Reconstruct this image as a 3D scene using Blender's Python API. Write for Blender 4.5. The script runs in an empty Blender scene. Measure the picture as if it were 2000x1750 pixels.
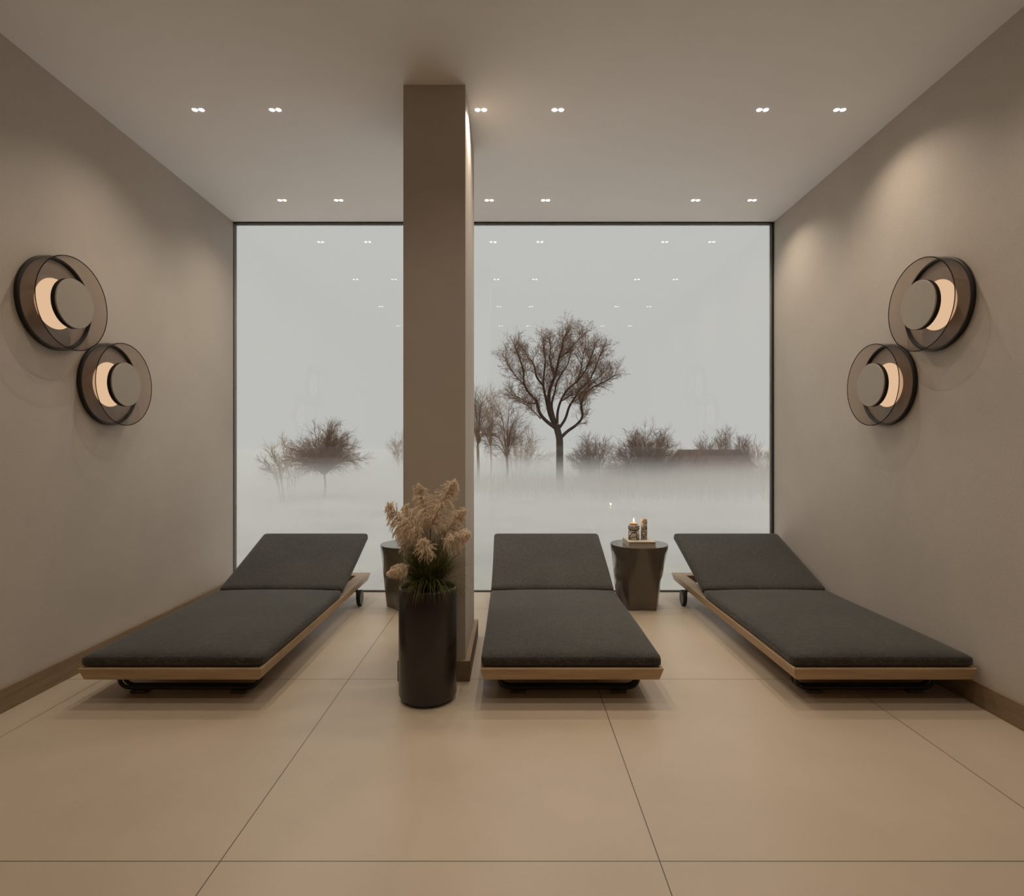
import bpy, bmesh, math, random
import numpy as np
from mathutils import Vector, Matrix

# ------------------------------------------------------------------ camera, world, exposure
SC = bpy.context.scene
COL = SC.collection
F = 1100.0                      # focal length in pixels of the 2000 px wide frame
EYE = 1.1284                    # camera height
H = 2.8994                      # ceiling height
XL, XR = -2.1838, 2.0518        # side walls
YB = 4.4125                     # window plane
YF = -3.2                       # wall behind the camera

cam_data = bpy.data.cameras.new('camera')
cam_data.sensor_width = 36.0
cam_data.sensor_fit = 'HORIZONTAL'
cam_data.lens = 36.0 * F / 2000.0
cam_data.clip_start = 0.05
cam_data.clip_end = 2000
cam = bpy.data.objects.new('camera', cam_data)
cam.location = (0, 0, EYE)
cam.rotation_euler = (math.pi / 2, 0, 0)
COL.objects.link(cam)
SC.camera = cam

SC.view_settings.view_transform = 'Standard'
SC.view_settings.look = 'None'
SC.view_settings.exposure = 0.0
SC.view_settings.gamma = 1.0
SC.view_settings.use_curve_mapping = False

cy = SC.cycles
cy.use_denoising = True
try:
    cy.denoiser = 'OPENIMAGEDENOISE'
except Exception:
    pass
cy.max_bounces = 12
cy.diffuse_bounces = 6
cy.glossy_bounces = 4
cy.transmission_bounces = 8
cy.transparent_max_bounces = 24
cy.volume_bounces = 3
cy.caustics_reflective = False
cy.caustics_refractive = False
cy.sample_clamp_indirect = 4.0

world = bpy.data.worlds.new('world')
SC.world = world
world.use_nodes = True
wn = world.node_tree.nodes
bgn = [n for n in wn if n.type == 'BACKGROUND'][0]
SKY = (0.550, 0.548, 0.530)
ZENITH = 3.0                    # an overcast sky is brighter overhead than at the horizon
_tc = wn.new('ShaderNodeTexCoord')
_sp = wn.new('ShaderNodeSeparateXYZ')
_mr = wn.new('ShaderNodeMapRange')
_mr.interpolation_type = 'SMOOTHSTEP'
for _k, _v in zip(('From Min', 'From Max', 'To Min', 'To Max'), (0.36, 0.95, 1.0, ZENITH)):
    _mr.inputs[_k].default_value = _v
world.node_tree.links.new(_tc.outputs['Generated'], _sp.inputs[0])
world.node_tree.links.new(_sp.outputs[2], _mr.inputs['Value'])
world.node_tree.links.new(_mr.outputs['Result'], bgn.inputs['Strength'])
bgn.inputs['Color'].default_value = (*SKY, 1)

SPOT_W = 18.0
SPOT_W_REAR = 9.5                # the rows over and behind the camera are dimmed
SPOT_COL = (1.0, 0.86, 0.71)
LENS_EMIT = 14.0
SCONCE_EMIT = 0.74
MIST = [(-1.98, -0.45, 0.052), (-0.45, -0.12, 0.040), (-0.12, 0.22, 0.024), (0.22, 0.60, 0.010), (0.60, 1.2, 0.0024), (1.2, 2.2, 0.0006)]

R = random.Random(7)


# ------------------------------------------------------------------ materials
def new_mat(name):
    m = bpy.data.materials.new(name)
    m.use_nodes = True
    nt = m.node_tree
    nt.nodes.clear()
    out = nt.nodes.new('ShaderNodeOutputMaterial')
    return m, nt, out


def nd(nt, kind, **kw):
    n = nt.nodes.new(kind)
    for k, v in kw.items():
        if k in n.inputs:
            n.inputs[k].default_value = v
        else:
            setattr(n, k, v)
    return n


def lk(nt, a, b):
    nt.links.new(a, b)


def math_node(nt, op, a, b=None, c=None):
    n = nt.nodes.new('ShaderNodeMath')
    n.operation = op
    for i, v in enumerate((a, b, c)):
        if v is None:
            continue
        if isinstance(v, (int, float)):
            n.inputs[i].default_value = v
        else:
            nt.links.new(v, n.inputs[i])
    return n.outputs[0]


def ramp(nt, fac, stops):
    n = nt.nodes.new('ShaderNodeValToRGB')
    cr = n.color_ramp
    while len(cr.elements) < len(stops):
        cr.elements.new(0.5)
    for e, (p, c) in zip(cr.elements, stops):
        e.position = p
        e.color = (*c, 1) if len(c) == 3 else c
    nt.links.new(fac, n.inputs[0])
    return n.outputs[0]


def coords(nt, scale=(1, 1, 1), kind='Object'):
    tc = nt.nodes.new('ShaderNodeTexCoord')
    mp = nt.nodes.new('ShaderNodeMapping')
    mp.inputs['Scale'].default_value = scale
    nt.links.new(tc.outputs[kind], mp.inputs['Vector'])
    return mp.outputs['Vector']


def noise(nt, vec, scale, detail=3, rough=0.5):
    n = nt.nodes.new('ShaderNodeTexNoise')
    n.inputs['Scale'].default_value = scale
    n.inputs['Detail'].default_value = detail
    n.inputs['Roughness'].default_value = rough
    nt.links.new(vec, n.inputs['Vector'])
    return n.outputs['Fac']


def bump(nt, height, strength, dist):
    b = nt.nodes.new('ShaderNodeBump')
    b.inputs['Strength'].default_value = strength
    b.inputs['Distance'].default_value = dist
    nt.links.new(height, b.inputs['Height'])
    return b.outputs['Normal']


def principled(nt, out, color=None, rough=0.5, metal=0.0, normal=None, **kw):
    p = nt.nodes.new('ShaderNodeBsdfPrincipled')
    if isinstance(color, tuple):
        p.inputs['Base Color'].default_value = (*color, 1)
    elif color is not None:
        nt.links.new(color, p.inputs['Base Color'])
    if isinstance(rough, (int, float)):
        p.inputs['Roughness'].default_value = rough
    else:
        nt.links.new(rough, p.inputs['Roughness'])
    p.inputs['Metallic'].default_value = metal
    if normal is not None:
        nt.links.new(normal, p.inputs['Normal'])
    for k, v in kw.items():
        p.inputs[k].default_value = v
    nt.links.new(p.outputs[0], out.inputs['Surface'])
    return p


def mat_plain(name, color, rough=0.5, metal=0.0, var=0.08, scale=20, **kw):
    m, nt, out = new_mat(name)
    v = coords(nt)
    f = noise(nt, v, scale)
    lo = tuple(c * (1 - var) for c in color)
    hi = tuple(min(1, c * (1 + var)) for c in color)
    principled(nt, out, ramp(nt, f, [(0.3, lo), (0.7, hi)]), rough, metal, **kw)
    return m


def mat_plaster(name, color, speck=0.10):
    m, nt, out = new_mat(name)
    v = coords(nt)
    big = noise(nt, v, 2.2, 5, 0.6)
    fine = noise(nt, v, 260, 2, 0.6)
    c1 = ramp(nt, big, [(0.3, tuple(c * 0.94 for c in color)), (0.7, tuple(c * 1.05 for c in color))])
    c2 = ramp(nt, fine, [(0.25, (1 - speck,) * 3), (0.62, (1, 1, 1)), (0.80, (1 + speck * 2.5,) * 3)])
    mx = nt.nodes.new('ShaderNodeMixRGB')
    mx.blend_type = 'MULTIPLY'
    mx.inputs[0].default_value = 1
    lk(nt, c1, mx.inputs[1])
    lk(nt, c2, mx.inputs[2])
    add = math_node(nt, 'ADD', math_node(nt, 'MULTIPLY', big, 0.5), math_node(nt, 'MULTIPLY', fine, 0.35))
    principled(nt, out, mx.outputs[0], 0.62, normal=bump(nt, add, 0.35, 0.004))
    return m


def mat_floor():
    m, nt, out = new_mat('beige_stone_tile')
    g = nt.nodes.new('ShaderNodeNewGeometry')
    sp = nt.nodes.new('ShaderNodeSeparateXYZ')
    lk(nt, g.outputs['Position'], sp.inputs[0])
    W, D = 1.2, 1.2107
    ux = math_node(nt, 'DIVIDE', math_node(nt, 'SUBTRACT', sp.outputs[0], -0.7967), W)
    uy = math_node(nt, 'DIVIDE', math_node(nt, 'SUBTRACT', sp.outputs[1], 1.5381), D)

    def joint(u, w, half):
        fr = math_node(nt, 'FRACT', u)
        d = math_node(nt, 'MINIMUM', fr, math_node(nt, 'SUBTRACT', 1.0, fr))
        return math_node(nt, 'LESS_THAN', math_node(nt, 'MULTIPLY', d, w), half)
    j = math_node(nt, 'MAXIMUM', joint(ux, W, 0.0016), joint(uy, D, 0.0016))
    # tile to tile variation
    cv = nt.nodes.new('ShaderNodeCombineXYZ')
    lk(nt, math_node(nt, 'FLOOR', ux), cv.inputs[0])
    lk(nt, math_node(nt, 'FLOOR', uy), cv.inputs[1])
    wn_ = nt.nodes.new('ShaderNodeTexWhiteNoise')
    lk(nt, cv.outputs[0], wn_.inputs['Vector'])
    big = noise(nt, g.outputs['Position'], 1.6, 5, 0.6)
    fine = noise(nt, g.outputs['Position'], 90, 3, 0.6)
    t = math_node(nt, 'ADD', math_node(nt, 'MULTIPLY', big, 0.7), math_node(nt, 'MULTIPLY', wn_.outputs['Value'], 0.12))
    t = math_node(nt, 'ADD', t, math_node(nt, 'MULTIPLY', fine, 0.18))
    base = ramp(nt, t, [(0.30, (0.450, 0.368, 0.272)), (0.72, (0.545, 0.447, 0.331))])
    mx = nt.nodes.new('ShaderNodeMixRGB')
    lk(nt, j, mx.inputs[0])
    lk(nt, base, mx.inputs[1])
    mx.inputs[2].default_value = (0.085, 0.062, 0.042, 1)
    hgt = math_node(nt, 'SUBTRACT', math_node(nt, 'MULTIPLY', fine, 0.03), j)
    principled(nt, out, mx.outputs[0], 0.38, normal=bump(nt, hgt, 0.25, 0.001))
    return m


def mat_oak(name, axis='x', tone=1.0):
    m, nt, out = new_mat(name)
    sc = {'x': (1.2, 18, 18), 'y': (18, 1.2, 18)}[axis]
    v = coords(nt, sc)
    grain = noise(nt, v, 3.0, 6, 0.65)
    fine = noise(nt, coords(nt, tuple(s * 6 for s in sc)), 5.0, 3, 0.6)
    t = math_node(nt, 'ADD', math_node(nt, 'MULTIPLY', grain, 0.75), math_node(nt, 'MULTIPLY', fine, 0.25))
    c = ramp(nt, t, [(0.30, tuple(x * tone for x in (0.262, 0.172, 0.094))),
                     (0.50, tuple(x * tone for x in (0.360, 0.246, 0.142))),
                     (0.72, tuple(x * tone for x in (0.440, 0.312, 0.192)))])
    principled(nt, out, c, 0.5, normal=bump(nt, t, 0.15, 0.001))
    return m


def mat_fabric():
    m, nt, out = new_mat('charcoal_woven_fabric')
    va = noise(nt, coords(nt, (26, 420, 60)), 1.0, 2, 0.7)
    vb = noise(nt, coords(nt, (420, 26, 60)), 1.0, 2, 0.7)
    big = noise(nt, coords(nt), 3.0, 3)
    t = math_node(nt, 'ADD', math_node(nt, 'MULTIPLY', va, 0.5), math_node(nt, 'MULTIPLY', vb, 0.5))
    t2 = math_node(nt, 'ADD', math_node(nt, 'MULTIPLY', t, 0.85), math_node(nt, 'MULTIPLY', big, 0.15))
    c = ramp(nt, t2, [(0.36, (0.0135, 0.0115, 0.0080)), (0.5, (0.031, 0.0275, 0.0200)), (0.64, (0.076, 0.069, 0.053))])
    principled(nt, out, c, 0.9, normal=bump(nt, t, 0.4, 0.002), **{'Sheen Weight': 0.15, 'Sheen Roughness': 0.5})
    return m


def mat_glass(name, tint, ior=1.5, rough=0.0, gloss=1.0):
    m, nt, out = new_mat(name)
    tr = nt.nodes.new('ShaderNodeBsdfTransparent')
    tr.inputs['Color'].default_value = (*tint, 1)
    gl = nt.nodes.new('ShaderNodeBsdfGlossy')
    gl.inputs['Roughness'].default_value = rough
    fr = nt.nodes.new('ShaderNodeFresnel')
    fr.inputs['IOR'].default_value = ior
    mx = nt.nodes.new('ShaderNodeMixShader')
    ge = nt.nodes.new('ShaderNodeNewGeometry')
    i_ = math_node(nt, 'ADD', math_node(nt, 'MULTIPLY', ge.outputs['Backfacing'], 1.0 / ior - ior), ior)
    lk(nt, i_, fr.inputs['IOR'])
    lk(nt, math_node(nt, 'MULTIPLY', fr.outputs[0], gloss), mx.inputs[0])
    lk(nt, tr.outputs[0], mx.inputs[1])
    lk(nt, gl.outputs[0], mx.inputs[2])
    lk(nt, mx.outputs[0], out.inputs['Surface'])
    return m


def mat_emit(name, color, strength):
    m, nt, out = new_mat(name)
    e = nt.nodes.new('ShaderNodeEmission')
    e.inputs['Color'].default_value = (*color, 1)
    e.inputs['Strength'].default_value = strength
    lk(nt, e.outputs[0], out.inputs['Surface'])
    return m


def mat_terrazzo(name, scale, seed):
    m, nt, out = new_mat(name)
    tc = nt.nodes.new('ShaderNodeTexCoord')
    mp = nt.nodes.new('ShaderNodeMapping')
    mp.inputs['Location'].default_value = (seed, seed * 0.7, seed * 1.3)
    lk(nt, tc.outputs['Object'], mp.inputs['Vector'])
    nz = nt.nodes.new('ShaderNodeTexNoise')
    nz.inputs['Scale'].default_value = 35
    lk(nt, mp.outputs[0], nz.inputs['Vector'])
    mixv = nt.nodes.new('ShaderNodeMixRGB')
    mixv.inputs[0].default_value = 0.005
    lk(nt, mp.outputs[0], mixv.inputs[1])
    lk(nt, nz.outputs['Color'], mixv.inputs[2])

    def chips(s, th):
        v = nt.nodes.new('ShaderNodeTexVoronoi')
        v.feature = 'DISTANCE_TO_EDGE'
        v.inputs['Scale'].default_value = s
        lk(nt, mixv.outputs[0], v.inputs['Vector'])
        return math_node(nt, 'GREATER_THAN', v.outputs['Distance'], th)
    vc = nt.nodes.new('ShaderNodeTexVoronoi')
    vc.inputs['Scale'].default_value = scale
    lk(nt, mixv.outputs[0], vc.inputs['Vector'])
    big = chips(scale, 0.085)
    small = chips(scale * 2.4, 0.11)
    sepc = nt.nodes.new('ShaderNodeSeparateColor')
    lk(nt, vc.outputs['Color'], sepc.inputs[0])
    sel = math_node(nt, 'GREATER_THAN', sepc.outputs[0], 0.55)
    mask = math_node(nt, 'ADD', math_node(nt, 'MULTIPLY', big, sel),
                     math_node(nt, 'MULTIPLY', small, math_node(nt, 'SUBTRACT', 1.0, sel)))
    chipc = ramp(nt, sepc.outputs[1], [(0.0, (0.36, 0.29, 0.22)), (1.0, (0.70, 0.62, 0.51))])
    mx = nt.nodes.new('ShaderNodeMixRGB')
    lk(nt, mask, mx.inputs[0])
    mx.inputs[1].default_value = (0.022, 0.014, 0.010, 1)
    lk(nt, chipc, mx.inputs[2])
    principled(nt, out, mx.outputs[0], 0.45)
    return m


def mat_volume(name, color, density, absorb=0.15):
    m, nt, out = new_mat(name)
    v = nt.nodes.new('ShaderNodeVolumeScatter')
    v.inputs['Color'].default_value = (*color, 1)
    v.inputs['Density'].default_value = density
    ab = nt.nodes.new('ShaderNodeVolumeAbsorption')
    ab.inputs['Color'].default_value = (0, 0, 0, 1)
    ab.inputs['Density'].default_value = density * absorb
    ad = nt.nodes.new('ShaderNodeAddShader')
    lk(nt, v.outputs[0], ad.inputs[0])
    lk(nt, ab.outputs[0], ad.inputs[1])
    lk(nt, ad.outputs[0], out.inputs['Volume'])
    return m


M = {}
M['wall'] = mat_plaster('taupe_plaster', (0.50, 0.437, 0.372))
M['column'] = mat_plaster('taupe_column_plaster', (0.50, 0.437, 0.372), 0.12)
M['ceiling'] = mat_plain('ceiling_paint', (0.90, 0.875, 0.85), 0.8, var=0.012, scale=3)
M['floor'] = mat_floor()
M['oak_x'] = mat_oak('oak_across', 'x', 1.25)
M['oak_y'] = mat_oak('oak_along', 'y', 1.2)
M['base_x'] = mat_oak('baseboard_oak_across', 'x', 0.62)
M['base_y'] = mat_oak('baseboard_oak_along', 'y', 0.62)
M['fabric'] = mat_fabric()
M['black_metal'] = mat_plain('black_powder_coat', (0.018, 0.016, 0.015), 0.35, 0.0)
M['wheel'] = mat_plain('wheel_metal', (0.11, 0.10, 0.09), 0.4, 0.3)
M['rubber'] = mat_plain('black_rubber', (0.012, 0.011, 0.010), 0.7)
M['glide'] = mat_plain('dark_glide', (0.075, 0.062, 0.050), 0.6)
M['planter'] = mat_plain('satin_dark_planter', (0.028, 0.022, 0.018), 0.27, 0.0, var=0.15, scale=6)
M['lacquer'] = mat_plain('olive_brown_lacquer', (0.105, 0.085, 0.060), 0.22, 0.0, var=0.1, scale=5, **{'Coat Weight': 0.3})
M['moss'] = mat_plain('green_moss', (0.050, 0.055, 0.010), 0.95, var=0.6, scale=60)
M['window_glass'] = mat_glass('window_glass', (0.985, 0.99, 0.985), 1.5)
M['frame_black'] = mat_plain('black_window_profile', (0.010, 0.009, 0.008), 0.5)
M['frame_grey'] = mat_plain('grey_window_profile', (0.50, 0.51, 0.50), 0.5)
M['reveal'] = mat_plain('pale_reveal', (0.5, 0.5, 0.48), 0.6)
M['smoke'] = mat_glass('smoked_glass', (0.84, 0.80, 0.77), 1.40, gloss=0.45)
M['smoke_edge'] = mat_glass('smoked_glass_edge', (0.22, 0.20, 0.19), 1.5, gloss=0.4)
M['sconce_plate'] = mat_plain('dark_bronze_plate', (0.30, 0.235, 0.185), 0.35, 0.0)
M['sconce_cap'] = mat_plain('taupe_cap', (0.36, 0.31, 0.25), 0.55, var=0.02)
M['sconce_dark'] = mat_plain('black_cap_side', (0.012, 0.009, 0.007), 0.5)
M['sconce_light'] = mat_emit('warm_diffuser', (1.0, 0.66, 0.41), SCONCE_EMIT)
M['lens'] = mat_emit('spot_lens', (1.0, 0.90, 0.78), LENS_EMIT)
M['book_cover'] = mat_plain('cream_book_cover', (0.52, 0.45, 0.37), 0.55)
M['pages'] = mat_plain('book_pages', (0.40, 0.33, 0.255), 0.8, var=0.25, scale=300)
M['terrazzo_big'] = mat_terrazzo('terrazzo_large_chips', 34, 3.1)
M['terrazzo_fine'] = mat_terrazzo('terrazzo_small_chips', 62, 5.3)
M['wax'] = mat_plain('ochre_wax', (0.50, 0.30, 0.14), 0.5, **{'Subsurface Weight': 0.0})
M['wick'] = mat_plain('charred_wick', (0.02, 0.015, 0.012), 0.9)
M['flame'] = mat_emit('candle_flame', (1.0, 0.83, 0.58), 7.0)
def mat_leafy(name, color, var, scale, trans):
    m, nt, out = new_mat(name)
    f = noise(nt, coords(nt), scale)
    c = ramp(nt, f, [(0.3, tuple(x * (1 - var) for x in color)), (0.7, tuple(min(1, x * (1 + var)) for x in color))])
    d = nt.nodes.new('ShaderNodeBsdfDiffuse')
    t_ = nt.nodes.new('ShaderNodeBsdfTranslucent')
    mx = nt.nodes.new('ShaderNodeMixShader')
    mx.inputs[0].default_value = trans
    lk(nt, c, d.inputs['Color'])
    lk(nt, c, t_.inputs['Color'])
    lk(nt, d.outputs[0], mx.inputs[1])
    lk(nt, t_.outputs[0], mx.inputs[2])
    lk(nt, mx.outputs[0], out.inputs['Surface'])
    return m


M['plume'] = mat_leafy('pampas_plume', (0.87, 0.755, 0.61), 0.12, 40, 0.35)
M['stem'] = mat_plain('pampas_stem', (0.25, 0.19, 0.10), 0.7)
M['blade'] = mat_leafy('grass_blade', (0.120, 0.122, 0.042), 0.55, 18, 0.3)
M['bark'] = mat_plain('dark_bark', (0.046, 0.022, 0.013), 0.9, var=0.3, scale=5)
M['twig'] = mat_plain('brown_twigs', (0.215, 0.115, 0.064), 0.9, var=0.3, scale=2)
M['shrub'] = mat_plain('russet_twigs', (0.215, 0.116, 0.064), 0.9, var=0.35, scale=2)
M['shrub_pale'] = mat_plain('straw_twigs', (0.36, 0.24, 0.135), 0.9, var=0.3, scale=2)
M['field'] = mat_plain('frosted_field', (0.33, 0.31, 0.275), 0.95, var=0.16, scale=0.35)
M['roof'] = mat_plain('rust_roof', (0.072, 0.036, 0.024), 0.9, var=0.3, scale=1.5)
M['barn_wall'] = mat_plain('weathered_barn_wall', (0.085, 0.055, 0.036), 0.9, var=0.2, scale=2)


# ------------------------------------------------------------------ object helpers
def tag(o, label=None, cat=None, group=None, kind=None):
    if label:
        o['label'] = label
    if cat:
        o['category'] = cat
    if group:
        o['group'] = group
    if kind:
        o['kind'] = kind
    return o


def empty(name, loc=(0, 0, 0), rz=0.0):
    o = bpy.data.objects.new(name, None)
    o.empty_display_size = 0.1
    o.location = loc
    o.rotation_euler = (0, 0, rz)
    COL.objects.link(o)
    return o


def link_mesh(name, me, mat, parent=None, smooth=False):
    o = bpy.data.objects.new(name, me)
    COL.objects.link(o)
    if mat is not None:
        me.materials.append(mat)
    if parent is not None:
        o.parent = parent
    if smooth:
        me.polygons.foreach_set('use_smooth', [True] * len(me.polygons))
    return o


def from_pydata(name, vs, fs, mat, parent=None, smooth=False):
    me = bpy.data.meshes.new(name)
    me.from_pydata([tuple(v) for v in vs], [], fs)
    me.update()
    bm = bmesh.new()
    bm.from_mesh(me)
    bmesh.ops.recalc_face_normals(bm, faces=bm.faces)
    bm.to_mesh(me)
    bm.free()
    return link_mesh(name, me, mat, parent, smooth)


def box_vf(x0, x1, y0, y1, z0, z1):
    vs = [(x0, y0, z0), (x1, y0, z0), (x1, y1, z0), (x0, y1, z0),
          (x0, y0, z1), (x1, y0, z1), (x1, y1, z1), (x0, y1, z1)]
    fs = [(0, 3, 2, 1), (4, 5, 6, 7), (0, 1, 5, 4), (1, 2, 6, 5), (2, 3, 7, 6), (3, 0, 4, 7)]
    return vs, fs


def bevel(o, w, seg=2, angle=35):
    b = o.modifiers.new('bevel', 'BEVEL')
    b.width = w
    b.segments = seg
    b.limit_method = 'ANGLE'
    b.angle_limit = math.radians(angle)
    return o


def box(name, x0, x1, y0, y1, z0, z1, mat, parent=None, bev=0.0):
    vs, fs = box_vf(x0, x1, y0, y1, z0, z1)
    o = from_pydata(name, vs, fs, mat, parent)
    if bev:
        bevel(o, bev)
    return o


def boxes(name, lst, mat, parent=None, bev=0.0):
    V, Fc = [], []
    for b in lst:
        vs, fs = box_vf(*b)
        k = len(V)
        V += vs
        Fc += [tuple(i + k for i in f) for f in fs]
    o = from_pydata(name, V, Fc, mat, parent)
    if bev:
        bevel(o, bev)
    return o


def lathe(name, prof, mat, parent=None, seg=64, axis='z', smooth=True, closed_ends=True, loc=(0, 0, 0)):
    """profile of (radius, height); axis z or x."""
    vs, fs = [], []
    n = len(prof)
    for (r, h) in prof:
        for k in range(seg):
            a = 2 * math.pi * k / seg
            if axis == 'z':
                vs.append((r * math.cos(a), r * math.sin(a), h))
            else:
                vs.append((h, r * math.cos(a), r * math.sin(a)))
    for i in range(n - 1):
        for k in range(seg):
            k2 = (k + 1) % seg
            fs.append((i * seg + k, i * seg + k2, (i + 1) * seg + k2, (i + 1) * seg + k))
    if closed_ends:
        fs.append(tuple(range(seg))[::-1])
        fs.append(tuple((n - 1) * seg + k for k in range(seg)))
    o = from_pydata(name, vs, fs, mat, parent, smooth)
    o.location = loc
    if smooth:
        es = o.modifiers.new('edge_split', 'EDGE_SPLIT')
        es.split_angle = math.radians(40)
    return o


class Tubes:
    """collects tapered tubes (chains of points with radii) into one mesh."""
    def __init__(self, sides=3):
        self.v, self.f, self.s = [], [], sides

    def add(self, pts, rads, sides=None, cap=True):
        s = sides or self.s
        P = np.asarray(pts, float)
        n = len(P)
        T = np.zeros_like(P)
        T[1:-1] = P[2:] - P[:-2]
        T[0] = P[1] - P[0]
        T[-1] = P[-1] - P[-2]
        T /= (np.linalg.norm(T, axis=1)[:, None] + 1e-12)
        ref = np.array((0.0, 0.0, 1.0)) if abs(T[0][2]) < 0.9 else np.array((1.0, 0.0, 0.0))
        u = np.cross(T[0], ref)
        u /= np.linalg.norm(u) + 1e-12
        base = len(self.v)
        for i in range(n):
            u = u - T[i] * np.dot(u, T[i])
            u /= np.linalg.norm(u) + 1e-12
            w = np.cross(T[i], u)
            for k in range(s):
                a = 2 * math.pi * k / s
                self.v.append(P[i] + rads[i] * (math.cos(a) * u + math.sin(a) * w))
        for i in range(n - 1):
            for k in range(s):
                k2 = (k + 1) % s
                a = base + i * s
                self.f.append((a + k, a + k2, a + s + k2, a + s + k))
        if cap and s > 2:
            self.f.append(tuple(base + k for k in range(s))[::-1])
            self.f.append(tuple(base + (n - 1) * s + k for k in range(s)))

    def ribbon(self, pts, widths, side):
        P = np.asarray(pts, float)
        base = len(self.v)
        sd = np.asarray(side, float)
        for p, w in zip(P, widths):
            self.v.append(p - sd * w)
            self.v.append(p + sd * w)
        for i in range(len(P) - 1):
            a = base + 2 * i
            self.f.append((a, a + 1, a + 3, a + 2))

    def build(self, name, mat, parent=None, smooth=True):
        me = bpy.data.meshes.new(name)
        me.from_pydata([tuple(map(float, v)) for v in self.v], [], self.f)
        me.update()
        return link_mesh(name, me, mat, parent, smooth)


def arc_path(points, radius, n=6):
    """polyline with rounded corners."""
    P = [Vector(p) for p in points]
    out = [P[0]]
    for i in range(1, len(P) - 1):
        a = (P[i - 1] - P[i]).normalized()
        b = (P[i + 1] - P[i]).normalized()
        p0, p2 = P[i] + a * radius, P[i] + b * radius
        for k in range(n + 1):
            t = k / n
            out.append((1 - t) ** 2 * p0 + 2 * t * (1 - t) * P[i] + t * t * p2)
    out.append(P[-1])
    return [tuple(p) for p in out]


def copy_tree(o, parent=None):
    c = o.copy()
    COL.objects.link(c)
    c.parent = parent
    for ch in list(o.children):
        copy_tree(ch, c)
    return c


def at(px, py, Y):
    return ((px - 1000.0) * Y / F, Y, EYE - (py - 875.0) * Y / F)


# ------------------------------------------------------------------ the room
def struct(o):
    o['kind'] = 'structure'
    return o


T = 0.2
struct(box('floor', XL - T, XR + T, YF - T, YB + 0.045, -T, 0, M['floor']))
struct(box('ceiling', XL - T, XR + T, YF - T, YB + 0.045, H, H + T, M['ceiling']))
struct(box('wall_left', XL - T, XL, YF - T, YB + 0.045, 0, H, M['wall']))
struct(box('wall_right', XR, XR + T, YF - T, YB + 0.045, 0, H, M['wall']))
struct(box('wall_front', XL, XR, YF - T, YF, 0, H, M['wall']))
BT, BH = 0.016, 0.103
struct(box('baseboard_left', XL, XL + BT, YF, YB - 0.002, 0, BH, M['base_y'], bev=0.002))
struct(box('baseboard_right', XR - BT, XR, YF, YB - 0.002, 0, BH, M['base_y'], bev=0.002))

# column standing free in front of the window
CX0, CX1, CY0, CY1 = -0.5305, -0.2270, 2.746, 3.363
struct(box('column', CX0, CX1, CY0, CY1, 0, H, M['column'], bev=0.0015))
ct = 0.0235
struct(box('baseboard_front', CX0 - ct, CX1 + ct, CY0 - ct, CY0, 0, 0.099, M['base_x'], bev=0.0015))
struct(box('baseboard_back', CX0 - ct, CX1 + ct, CY1, CY1 + ct, 0, 0.099, M['base_x'], bev=0.0015))
struct(box('baseboard_left', CX0 - ct, CX0, CY0, CY1, 0, 0.099, M['base_y'], bev=0.0015))
struct(box('baseboard_right', CX1, CX1 + ct, CY0, CY1, 0, 0.099, M['base_y'], bev=0.0015))

# window wall: black profile, grey outer profile, one sheet of glass
win = struct(empty('window_1', (0, YB, 0)))


def ring(name, x0, x1, z0, z1, wl, wr, wt, wb, y0, y1, mat):
    o = boxes(name, [(x0, x0 + wl, y0, y1, z0, z1), (x1 - wr, x1, y0, y1, z0, z1),
                     (x0 + wl, x1 - wr, y0, y1, z1 - wt, z1), (x0 + wl, x1 - wr, y0, y1, z0, z0 + wb)], mat, win)
    return o


ring('window_frame', XL, XR, 0, H, 0.003, 0.013, 0.010, 0.0068, 0.0, 0.012, M['frame_black'])
ring('outer_profile', XL, XR, 0, H, 0.0085, 0.017, 0.014, 0.0085, 0.030, 0.044, M['frame_grey'])
box('pane', XL + 0.001, XR - 0.001, 0.016, 0.024, 0.001, H - 0.001, M['window_glass'], win)


# ------------------------------------------------------------------ recessed spotlights
def make_downlight():
    root = empty('recessed_downlight')
    pl = box('trim_plate', -0.036, 0.036, -0.0165, 0.0165, -0.0004, -0.0001, M['ceiling'], root)
    for s in (-1, 1):
        lathe('lens', [(0.0125, -0.0018), (0.0125, -0.0003)], M['lens'], root, 24, loc=(s * 0.0172, 0, 0))
    ld = bpy.data.lights.new('spot_beam', 'SPOT')
    ld.energy = SPOT_W
    ld.color = SPOT_COL
    ld.spot_size = math.radians(135)
    ld.spot_blend = 1.0
    ld.shadow_soft_size = 0.013
    lo = bpy.data.objects.new('spot_beam', ld)
    COL.objects.link(lo)
    lo.location = (0, 0, -0.024)
    lo.parent = root
    return root


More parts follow.
